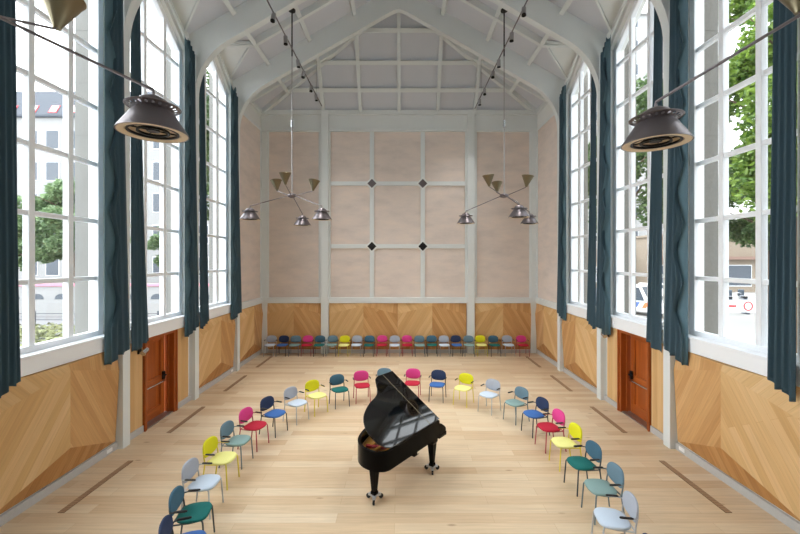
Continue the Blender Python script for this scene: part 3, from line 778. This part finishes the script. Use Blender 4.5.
# music desk under the flap
MB().prism([(.02, .3), (.02, .95), (.04, .95), (.04, .3)], lambda p: P(p[0], p[1], .8), lambda p: P(p[0]+.02, p[1], .93)).build('music_desk', M['black'], piano)
def leg(u, v):
    def sq(w, z, du=0): return [P(u+a*w, v+b*w, z) for a, b in ((-1,-1),(1,-1),(1,1),(-1,1))]
    rings = [(.075, .6), (.075, .54), (.06, .5), (.058, .46), (.036, .16), (.045, .14), (.045, .1)]
    q = MB(); vs = []
    for w, z in rings: vs += sq(w, z)
    fs = [(r*4+k, r*4+(k+1) % 4, (r+1)*4+(k+1) % 4, (r+1)*4+k) for r in range(len(rings)-1) for k in range(4)]+[(3,2,1,0), tuple(range(len(vs)-4, len(vs)))]
    q.add(vs, fs); l = q.build('leg', M['black'], piano, bevel=.006)
    c = Vector(P(u, v, 0)); q = MB()
    q.lathe([(0, .1), (.05, .1), (.055, .085), (.05, .07), (0, .07)], 16, Matrix.Translation((c.x, c.y, 0)))
    dly = None
    for k in range(3):
        a = 2*PI*k/3+.5; d = Vector((math.cos(a), math.sin(a), 0)); e = c+d*.105
        q.bar(c+Vector((0,0,.085)), e+Vector((0,0,.075)), .055, .03)
        q.tube([e+Vector((0,0,.085)), e+Vector((0,0,.05))], .012, 8)
    dly = q.build('dolly', M['castmetal'], l, smooth=40)
    for k in range(3):
        a = 2*PI*k/3+.5; d = Vector((math.cos(a), math.sin(a), 0)); e = c+d*.118; t = Vector((-d.y, d.x, 0))
        MB().lathe([(0,-.016),(.03,-.016),(.036,-.01),(.036,.01),(.03,.016),(0,.016)], 16, Matrix.Translation((e.x, e.y, .036)) @ t.to_track_quat('Z', 'Y').to_matrix().to_4x4()).build('caster', M['rubber'], l, smooth=40)
leg(1.345, .345); leg(.09, .09); leg(.09, 1.15)
q = MB()
for v0 in (.55, .69): q.bar(P(-.02, v0, .58), P(.0, v0*.6+.248, .14), .03, .03, (PU.x, PU.y, 0))
q.bar(P(-.02, .53, .12), P(-.02, .71, .12), .1, .08)
lyre = q.build('pedal_lyre', M['black'], piano, bevel=.005)
for v0 in (.57, .62, .67): MB().bar(P(-.05, v0, .07), P(-.16, v0, .06), .022, .012).build('pedal', M['brass'], lyre, bevel=.003)
q = MB().bar(P(1.0, .2, .58), P(.5, 1.0, .58), .08, .05); q.bar(P(.3, .1, .58), P(.3, 1.1, .58), .08, .05); q.build('underside_beam', M['black'], piano)

# ------------------------------------------------------------------ chandeliers
def shade_mats(c): return Matrix.Translation(c)
def chandelier(hub, a0, b0, top, label, R=1.15):
    h = Vector(hub); t = thing('chandelier', label, 'chandelier', hub, 0, 'six-armed ceiling chandeliers')
    O = Vector((0,0,0))
    MB().lathe([(0,.065),(.04,.065),(.11,.04),(.13,0),(.11,-.04),(.05,-.065),(0,-.07)], 24).build('hub', M['gun'], t, smooth=40)
    L = top-h.z
    MB().tube([(0,0,.05), (0,0,L-1.5)], .013, 10).build('rod', M['steel'], t, smooth=60)
    cu = MB().tube([(0,0,2.0), (0,0,2.2)], .035, 14).build('coupling', M['chrome'], t, smooth=40)
    MB().tube([(0,0,L-1.5), (0,0,L-.02)], .02, 10).build('upper_rod', M['blackmatte'], t, smooth=60)
    MB().lathe([(0,L-.2),(.1,L-.18),(.1,L-.14),(.045,L-.13),(.045,L),(0,L)], 20).build('ceiling_mount', M['blackmatte'], t, smooth=40)
    for k in range(3):
        a = math.radians(a0+120*k); d = Vector((math.cos(a), math.sin(a), 0)); e = d*R
        arm = MB().tube([d*.08, e+Vector((0,0,-.385)), e+Vector((0,0,-.41)), e+Vector((0,0,-.47))], .0125, 10).build('arm', M['gun'], t, smooth=60)
        z0 = -.46
        m4 = Matrix.Translation(e+Vector((0,0,z0)))
        # skirt: outer shell, inner shell
        sh = MB().lathe([(.0,.02),(.06,.015),(.105,-.01),(.128,-.05),(.135,-.1),(.165,-.125),(.268,-.285),(.275,-.302),(.268,-.302),(.258,-.285),(.158,-.13),(.0,-.12)], 36, m4).build('lamp_shade', M['gun'], t, smooth=45)
        # collar with round holes: strip of separate holes cut as a ring of bridges
        q = MB(); seg = 22
        def cp(ang, f): r = .13+(.208-.13)*f; zz = -.1+.03*f; return m4 @ Vector((r*math.cos(ang), r*math.sin(ang), zz))
        for j in range(seg):
            A0 = 2*PI*j/seg; A1 = 2*PI*(j+1)/seg; mid = (A0+A1)/2; hw = (A1-A0)/2
            inn = [(mid+hw*.52*math.cos(x), .52+.2*math.sin(x)) for x in [2*PI*i/12 for i in range(12)]]
            out = []
            for x in [2*PI*i/12 for i in range(12)]:
                c_, s_ = math.cos(x), math.sin(x); mx = max(abs(c_), abs(s_)); out.append((mid+hw*c_/mx, .5+.5*s_/mx))
            vs = [cp(*p) for p in inn]+[cp(*p) for p in out]
            q.add(vs, [(i, (i+1) % 12, 12+(i+1) % 12, 12+i) for i in range(12)])
        q.lathe([(.204,-.072),(.21,-.068),(.214,-.072),(.208,-.078)], 40, m4, closed=True)
        c = q.build('collar', M['gun'], sh); sd = c.modifiers.new('t', 'SOLIDIFY'); sd.thickness = .004
        # cream rim plate and concentric louvre rings
        MB().lathe([(0,-.236),(.165,-.236),(.204,-.284),(.208,-.296),(.264,-.302),(.264,-.296),(.156,-.13),(0,-.122)], 36, m4).build('reflector', M['cream'], sh, smooth=50)
        q = MB()
        for r in (.182, .11): q.lathe([(r,-.295),(r+.016,-.295),(r+.012,-.275),(r+.002,-.275)], 32, m4, closed=True)
        for k2 in range(4):
            an = PI/4+k2*PI/2; q.bar(m4 @ Vector((.0, 0, -.275)), m4 @ Vector((.18*math.cos(an), .18*math.sin(an), -.275)), .005, .012)
        q.lathe([(0,-.25),(.045,-.25),(.05,-.285),(0,-.285)], 24, m4)
        q.build('louvre', M['blackmatte'], sh, smooth=40)
        MB().lathe([(0,.02),(.03,.02),(.035,-.005),(0,-.005)], 16, m4).build('cap', M['steel'], sh, smooth=40)
    for k in range(3):
        a = math.radians(b0+120*k); d = Vector((math.cos(a), math.sin(a), 0)); e = d*.6
        MB().tube([d*.08, e+Vector((0,0,.19)), d*.62+Vector((0,0,.23))], .011, 10).build('arm', M['gun'], t, smooth=60)
        ax = (Vector((0,0,1))+d*.14).normalized()
        m4 = Matrix.Translation(d*.62+Vector((0,0,.2))) @ ax.to_track_quat('Z', 'Y').to_matrix().to_4x4()
        MB().lathe([(0,0),(.028,0),(.036,.03),(.165,.315),(.172,.32),(.166,.325),(.155,.32),(.03,.05),(0,.05)], 28, m4).build('uplight_cone', M['brass'], t, smooth=40)
    return t
TOPZ = roofz(3.1)-.15
chandelier((-3.1, 11.05, 5.68), 210, 30, TOPZ, 'six-armed chandelier hanging in front of the back wall\'s left panel')
chandelier((3.1, 11.05, 5.68), 34, 214, TOPZ, 'six-armed chandelier hanging in front of the back wall\'s right panel')
chandelier((-3.08, 2.76, 5.66), 27, 80, TOPZ, 'near chandelier cut by the frame, one large lamp shade before the left windows')
chandelier((3.1, 2.5, 5.61), 128, 68, TOPZ, 'near chandelier cut by the frame, one large lamp shade before the right windows')

# ------------------------------------------------------------------ hanging spotlight tracks
SPOT_W = 52
def track(x, y1, ys, label):
    t = thing('track_light', label, 'spotlight track', (x, 0, 9.85), 0, 'hanging spotlight tracks')
    rail = MB().tube([(0, 5.0, 0), (0, y1, 0)], .018, 8).build('rail', M['gun'], t)
    for y in (5.6, 8.46, 13.9): MB().tube([(0, y, 0), (0, y, roofz(x)-9.85-.15)], .004, 6).build('hanger_wire', M['gun'], t)
    for k, y in enumerate(ys):
        ax = Vector((.1*math.sin(k*2.1), .25*math.cos(k*1.7), -1)).normalized()
        h = MB().lathe([(0,-.02),(.05,-.02),(.055,0),(.055,.17),(.045,.175),(.04,.16),(0,.15)], 18, Matrix.Translation((0, y, -.03)) @ ax.to_track_quat('Z', 'Y').to_matrix().to_4x4()).build('spotlight', M['steel'], t, smooth=40)
        MB().lathe([(.0,.14),(.044,.14),(.052,.168),(.058,.2),(.05,.205),(.04,.17),(0,.165)], 18, Matrix.Translation((0, y, -.03)) @ ax.to_track_quat('Z', 'Y').to_matrix().to_4x4()).build('snoot', M['blackmatte'], h, smooth=40)
        ld = bpy.data.lights.new('spot_fill', 'SPOT'); ld.energy = SPOT_W; ld.spot_size = math.radians(84); ld.spot_blend = 1; ld.shadow_soft_size = .05; ld.color = (1, .98, .95)  # fill light added at each head to brighten floor and interior
        lo = bpy.data.objects.new('spot_fill', ld); COL.objects.link(lo); lo.parent = t; lo.location = (0, y, -.27); lo.rotation_euler = (0, math.copysign(math.radians(15), x), 0)
track(-3.03, 14.85, [6.9, 8.1, 9.27, 10.2, 11.4, 12.1, 13.1, 13.8], 'long hanging spotlight track along the left slope of the ceiling')
track(3.03, 15.1, [6.9, 8.0, 9.05, 10.05, 11.4, 12.1, 13.35, 14.2], 'long hanging spotlight track along the right slope of the ceiling')

# ------------------------------------------------------------------ outside
struct(MB().box(-90, -6.0, -30, 90, -.4, -.05).build('ground', M['asphalt']))
struct(MB().box(6.0, 95, -30, 95, -.4, -.05).build('pavement', M['pave']))
struct(MB().box(-6.0, 6.0, 15.8, 95, -.4, -.05).build('yard', M['pave']))
def leaves(center, rad, n, size, clumps=26, squash=1):
    mb = MB(); c = Vector(center); cl = []
    for _ in range(clumps):
        while True:
            p = Vector((random.uniform(-1,1), random.uniform(-1,1), random.uniform(-1,1)))
            if .25 < p.length < 1: break
        cl.append((Vector((p.x*rad[0], p.y*rad[1], p.z*rad[2])), random.uniform(.22, .4)))
    for k in range(n):
        o, rr = cl[k % clumps]
        d = Vector((random.gauss(0,1), random.gauss(0,1), random.gauss(0,.8))).normalized()*random.uniform(.55, 1)
        p = c+o+Vector((d.x*rad[0]*rr, d.y*rad[1]*rr, d.z*rad[2]*rr*.8))
        a = Vector((random.gauss(0,1), random.gauss(0,1), random.gauss(0,.5))).normalized(); b = a.orthogonal().normalized()
        b = (b*math.cos(k)+a.cross(b)*math.sin(k)); s_ = size*random.uniform(.7, 1.3)
        nn = a.cross(b)*s_*.18
        mb.add([p-a*s_, p-b*s_*.55+nn, p+a*s_, p+b*s_*.55+nn], [(0,1,2),(0,2,3)])
    return mb
def tree(x, y, zc, rad, n, size, m, label, trunk=.22):
    t = thing('tree', label, 'tree', (x, y, -.05), 0, 'trees outside the windows')
    q = MB().tube([(0,0,0), (.1,.05,zc*.4), (-.05,.1,zc*.8), (0,0,zc+rad[2]*.4)], [trunk, trunk*.8, trunk*.6, trunk*.2], 10)
    for k in range(9):
        a = k*2.4; z = zc-rad[2]*.6+k*.12*rad[2]
        q.tube([(0,0,z), (math.cos(a)*rad[0]*.35, math.sin(a)*rad[1]*.35, z+rad[2]*.2), (math.cos(a)*rad[0]*.75, math.sin(a)*rad[1]*.75, z+rad[2]*.38)], [trunk*.4, trunk*.25, trunk*.08], 6)
    q.build('trunk', M['bark'], t, smooth=60)
    c = leaves((0,0,zc), rad, n, size).build('crown', m, t); c['kind'] = 'stuff'
# right side
tree(16.4, 15.5, 12.0, (3.5, 3.3, 6.5), 38000, .13, M['leafbright'], 'tall bright green tree close outside the near right window')
tree(22.0, 22.5, 7.4, (3.0, 3.0, 3.6), 20000, .15, M['leafmid'], 'lower dark green tree behind the bright one outside the near right window')
tree(14.4, 23.6, 9.2, (2.4, 3.0, 5.2), 12000, .15, M['leafmid'], 'slim dark green tree outside the right window above the door')
tree(29.5, 24.0, 12.0, (3.6, 3.6, 6.0), 9000, .2, M['leafbright'], 'tall bright tree further back outside the near right window')
# left side
tree(-25.5, 29.6, 6.6, (3.8, 2.8, 3.2), 15000, .18, M['leafpale'], 'round pale green tree outside the near left window')
tree(-34.0, 33.0, 5.5, (3.4, 3.0, 2.6), 6000, .18, M['leafpale'], 'second pale green tree further back outside the near left window')
tree(-14.4, 29.5, 11.0, (2.0, 2.2, 6.5), 9000, .17, M['leafmid'], 'tall narrow green tree outside the third left window')
tree(-19.6, 33.5, 5.2, (1.9, 2.0, 2.4), 4000, .17, M['leafpale'], 'small pale tree outside the left window above the door')

def building(name, loc, w, h, depth, fx, wall_m, label, mansard=None, rows=5, row0=3, rowh=3.8, colw=2.6, win=(1.35, 1.75), face=-1):
    t = thing(name, label, 'building', loc)
    MB().box(0, w, 0, depth, 0, h).build('facade', wall_m, t)
    MB().box(-.2, w+.2, -.3, depth+.2, h, h+.25).build('cornice', M['slate'] if mansard else wall_m, t)
    if mansard:
        mb = MB(); mb.prism([(0,0),(depth,0),(depth-2.5,mansard),(2.0 if mansard > 0 else 0,mansard)], lambda p: (0, p[0], h+.25+p[1]), lambda p: (w, p[0], h+.25+p[1])); mb.build('roof', M['slate'], t)
    for r in range(rows):
        z = row0+r*rowh
        if z+win[1] > h: break
        for c in range(int(w/colw)):
            x = .7+c*colw
            f = MB().box(x-.06, x+win[0]+.06, -.05, .02, z-.08, z+win[1]+.06).build('window', M['frame'], t)
            MB().box(x, x+win[0], -.07, -.04, z, z+win[1]).build('pane', M['blindglass'], f)
    return t
b = building('office_block', (-62, 46, -.05), 44, 21.2, 14, 1, M['facade'], 'long white office block with grey roof seen through the left windows', mansard=3.8, rows=5, row0=2.0, rowh=3.85, colw=2.6, win=(1.5, 2.2))
for k in range(16):                      # roof windows with thin red frames
    x = .7+k*2.6
    f = MB().bar((x+.5, .2, 21.85), (x+.5, .78, 22.95), 1.05, .08, (0, -1, .5)).build('roof_window', M['redpaint'], b); MB().bar((x+.5, .25, 21.95), (x+.5, .73, 22.86), .8, .12, (0, -1, .5)).build('pane', M['frame'], f)
building('apartment_block', (-16.5, 58, -.05), 12, 26, 12, 1, M['facade'], 'pale block far beyond the third left window', rows=6, row0=2, rowh=3.9, colw=3.2)
building('outside_tower_block', (24, 62, -.05), 26, 44, 14, 1, M['facade'], 'tall pale block far beyond the right windows', rows=11, row0=3, rowh=3.9, colw=3.2)
bb = building('low_hall', (30, 45, -.05), 42, 6.6, 12, 1, M['facade2'], 'low beige building across the square outside the near right window', rows=1, row0=.8, rowh=4, colw=4.0, win=(3.0, 2.4))
MB().box(-.3, 42.3, -.7, .1, 3.9, 4.25).build('awning', M['rust'], bb)
bc = building('corner_house', (17, 47, -.05), 10, 5.0, 10, 1, M['facade2'], 'beige wall of a low house outside the far right window', rows=1, row0=1.2, rowh=4, colw=3.3)
# low wall with arched openings
lw = thing('street_wall', 'low pale street wall with small arched openings and pink coping outside the left windows', 'wall', (-46, 26, -.05))
MB().box(0, 34, 0, .5, 0, 2.05).build('wall_body', M['facade'], lw)
MB().box(-.1, 34.1, -.08, .58, 2.05, 2.2).build('coping', M['pinkcoping'], lw)
for k in range(20):
    x = .8+k*1.65; pts = [(x+.45*math.cos(PI*i/10)*-1+.45, 1.15+.38*math.sin(PI*i/10)) for i in range(11)]
    MB().prism(pts, lambda p: (p[0], -.02, p[1]), lambda p: (p[0], .03, p[1])).build('arched_opening', M['blindglass'], lw)
fn_ = thing('street_fence', 'thin dark post-and-rail fence along the street outside the left windows', 'fence', (-40, 21.5, -.05))
q = MB()
for z in (.45, .8): q.box(0, 28, -.015, .015, z-.015, z+.015)
q.build('fence_rail', M['cardark'], fn_)
for k in range(17): MB().box(k*1.75-.03, k*1.75+.03, -.03, .03, 0, .95).build('fence_post', M['cardark'], fn_)
mb = MB()
for _ in range(9000):
    x = random.uniform(-38, -9.5); y = random.uniform(14.5, 21.0); z = random.uniform(0, .34); a = random.uniform(0, 2*PI); r = random.uniform(.06, .16)
    mb.add([(x-r*math.cos(a), y-r*math.sin(a), z-.05), (x+r*math.sin(a)*.5, y, z-.02), (x+r*math.cos(a), y+r*math.sin(a), z+r*.7-.05), (x-.5*r*math.sin(a), y, z+.04)], [(0,1,2,3)])
tag(mb.build('ground_cover', M['hedge']), 'low olive ground cover planted between the hall and the street fence', 'shrubs', kind='stuff')
# street barrier
br = thing('street_barrier', 'long white street barrier with red ring sign outside the near right window', 'barrier', (20.6, 27, -.05))
MB().box(0, 12, -.06, .06, .1, 1.0).build('board', M['carwhite'], br, bevel=.02)
for k in range(6): MB().box(k*2, k*2+.12, -.3, .3, 0, .12).build('foot', M['cardark'], br)
ring = lambda x: MB().lathe([(.26,-.01),(.33,-.01),(.33,.01),(.26,.01)], 28, Matrix.Translation((x, -.08, .56)) @ Matrix.Rotation(PI/2, 4, 'X'), closed=True).build('red_ring', M['redpaint'], br)
for x in (4.2, ): ring(x)
for x0 in (2.8, 5.1): MB().box(x0, x0+.55, -.075, -.06, .5, .63).build('red_bar', M['redpaint'], br)
# motorbikes
def bike(x, y, rz, label, proto=[None]):
    if proto[0]: return dup_tree(proto[0], (x, y, -.05), rz, label, 'motorbikes parked behind the barrier')
    t = thing('motorbike', label, 'motorbike', (x, y, -.05), rz, 'motorbikes parked behind the barrier'); proto[0] = t; t.scale = (1.2, 1.2, 1.2)
    for wx in (-.62, .62):
        MB().lathe([(.22,-.05),(.3,-.05),(.32,0),(.3,.05),(.22,.05)], 20, Matrix.Translation((wx,0,.32)) @ Matrix.Rotation(PI/2, 4, 'X'), closed=True).build('wheel', M['rubber'], t, smooth=40)
    MB().prism([(-.5,.35),(.4,.35),(.55,.75),(.2,.9),(-.1,.72),(-.6,.78),(-.7,.65)], lambda p: (p[0], -.13, p[1]), lambda p: (p[0], .13, p[1])).build('body', M['cardark'], t, bevel=.04)
    MB().prism([(-.7,.78),(-.05,.74),(-.05,.84),(-.75,.88)], lambda p: (p[0], -.12, p[1]), lambda p: (p[0], .12, p[1])).build('seat', M['blackplastic'], t, bevel=.03)
    MB().tube([(.62,0,.32), (.42,0,1.0), (.36,.3,1.05)], .03, 8).build('handlebar', M['chrome'], t); 
    MB().prism([(.45,.8),(.6,.8),(.5,1.25),(.44,1.2)], lambda p: (p[0], -.16, p[1]), lambda p: (p[0], .16, p[1])).build('windshield', M['carglass'], t)
    return t
for k, (x, y) in enumerate(((22.6, 29.3), (24.0, 29.6), (25.6, 29.4), (27.0, 29.8), (28.6, 29.5), (30.2, 29.8))):
    bike(x, y, 1.1+.25*math.sin(k*2), 'dark motorbike parked behind the white street barrier, %s from its left end' % ORD[k])
def vehicle(name, loc, rz, L, W, H, body, label, cat, stripes=False):
    t = thing(name, label, cat, loc, rz)
    prof = [(-L/2,.3),(L/2,.3),(L/2,.75),(L/2-.15,.95),(L*.22,1.0),(L*.1,H*.98),(-L*.42,H),(-L/2,H*.62)]
    MB().prism(prof, lambda p: (p[0], -W/2, p[1]), lambda p: (p[0], W/2, p[1])).build('body', body, t, bevel=.06)
    for sd in (-1, 1):
        MB().prism([(-L*.38,1.02),(L*.16,1.04),(L*.08,H*.92),(-L*.38,H*.92)], lambda p: (p[0], sd*W/2-.01, p[1]), lambda p: (p[0], sd*(W/2+.012), p[1])).build('side_window', M['carglass'], t)
        for wx in (-L*.32, L*.32):
            MB().lathe([(0,-.1),(.28,-.1),(.33,-.07),(.33,.07),(.28,.1),(0,.1)], 20, Matrix.Translation((wx, sd*(W/2-.08), .33)) @ Matrix.Rotation(PI/2, 4, 'X')).build('wheel', M['rubber'], t, smooth=40)
        if stripes:
            for k in range(6):
                x0 = -L*.4+k*L*.13
                MB().prism([(x0,.55),(x0+.28,.55),(x0+.5,.95),(x0+.22,.95)], lambda p: (p[0], sd*W/2-.01, p[1]), lambda p: (p[0], sd*(W/2+.014), p[1])).build('stripe', M['blue'] if k % 2 else M['orange'], t)
    MB().prism([(L*.225,1.0),(L*.11,H*.95),(L*.1,H*.95),(L*.2,1.0)], lambda p: (p[0]+.02, -W*.44, p[1]), lambda p: (p[0]+.02, W*.44, p[1])).build('windscreen', M['carglass'], t)
    return t
vehicle('van', (17.2, 27.0, -.05), math.radians(-60), 4.6, 1.9, 2.1, M['carwhite'], 'white van with blue and orange stripes outside the right window above the door', 'van', True)
vehicle('car', (15.9, 32.5, -.05), math.radians(-60), 4.2, 1.8, 1.5, M['cardark'], 'dark car parked outside the third right window', 'car')
vehicle('car', (26.5, 38.5, -.05), math.radians(10), 4.2, 1.8, 1.5, M['carwhite'], 'white car parked behind the motorbikes', 'car')

# ------------------------------------------------------------------ daylight
w = bpy.data.worlds.new('overcast_sky'); scene.world = w; w.use_nodes = True
nt = w.node_tree; bg = nt.nodes['Background']; N = nt.nodes.new; L = nt.links.new
tc = N('ShaderNodeTexCoord'); dp = N('ShaderNodeVectorMath'); dp.operation = 'DOT_PRODUCT'
sd = Vector((-.82, .1, .56)).normalized(); dp.inputs[1].default_value = sd
L(tc.outputs['Generated'], dp.inputs[0])
mr = N('ShaderNodeMapRange'); mr.inputs['From Min'].default_value = -.6; mr.inputs['From Max'].default_value = 1; mr.inputs['To Min'].default_value = .65; mr.inputs['To Max'].default_value = 2.4
L(dp.outputs['Value'], mr.inputs['Value']); L(mr.outputs[0], bg.inputs['Strength'])
bg.inputs['Color'].default_value = (.93, .97, 1.0, 1)

# ------------------------------------------------------------------ camera
cam = bpy.data.cameras.new('camera'); co = bpy.data.objects.new('camera', cam); COL.objects.link(co)
co.location = (.1, 0, 3.8); co.rotation_euler = (PI/2, 0, 0)
cam.sensor_width = 36; cam.lens = 378/800*36; cam.shift_x = -1.5/800; cam.shift_y = -7/800
cam.clip_start = .05; cam.clip_end = 500
scene.camera = co
vs = scene.view_settings; vs.view_transform = 'Standard'; vs.look = 'None'; vs.gamma = 1; vs.use_curve_mapping = False
vs.exposure = 1.93
scene.cycles.use_denoising = True
scene.cycles.max_bounces = 12; scene.cycles.diffuse_bounces = 8; scene.cycles.transparent_max_bounces = 16
scene.cycles.sample_clamp_indirect = 6
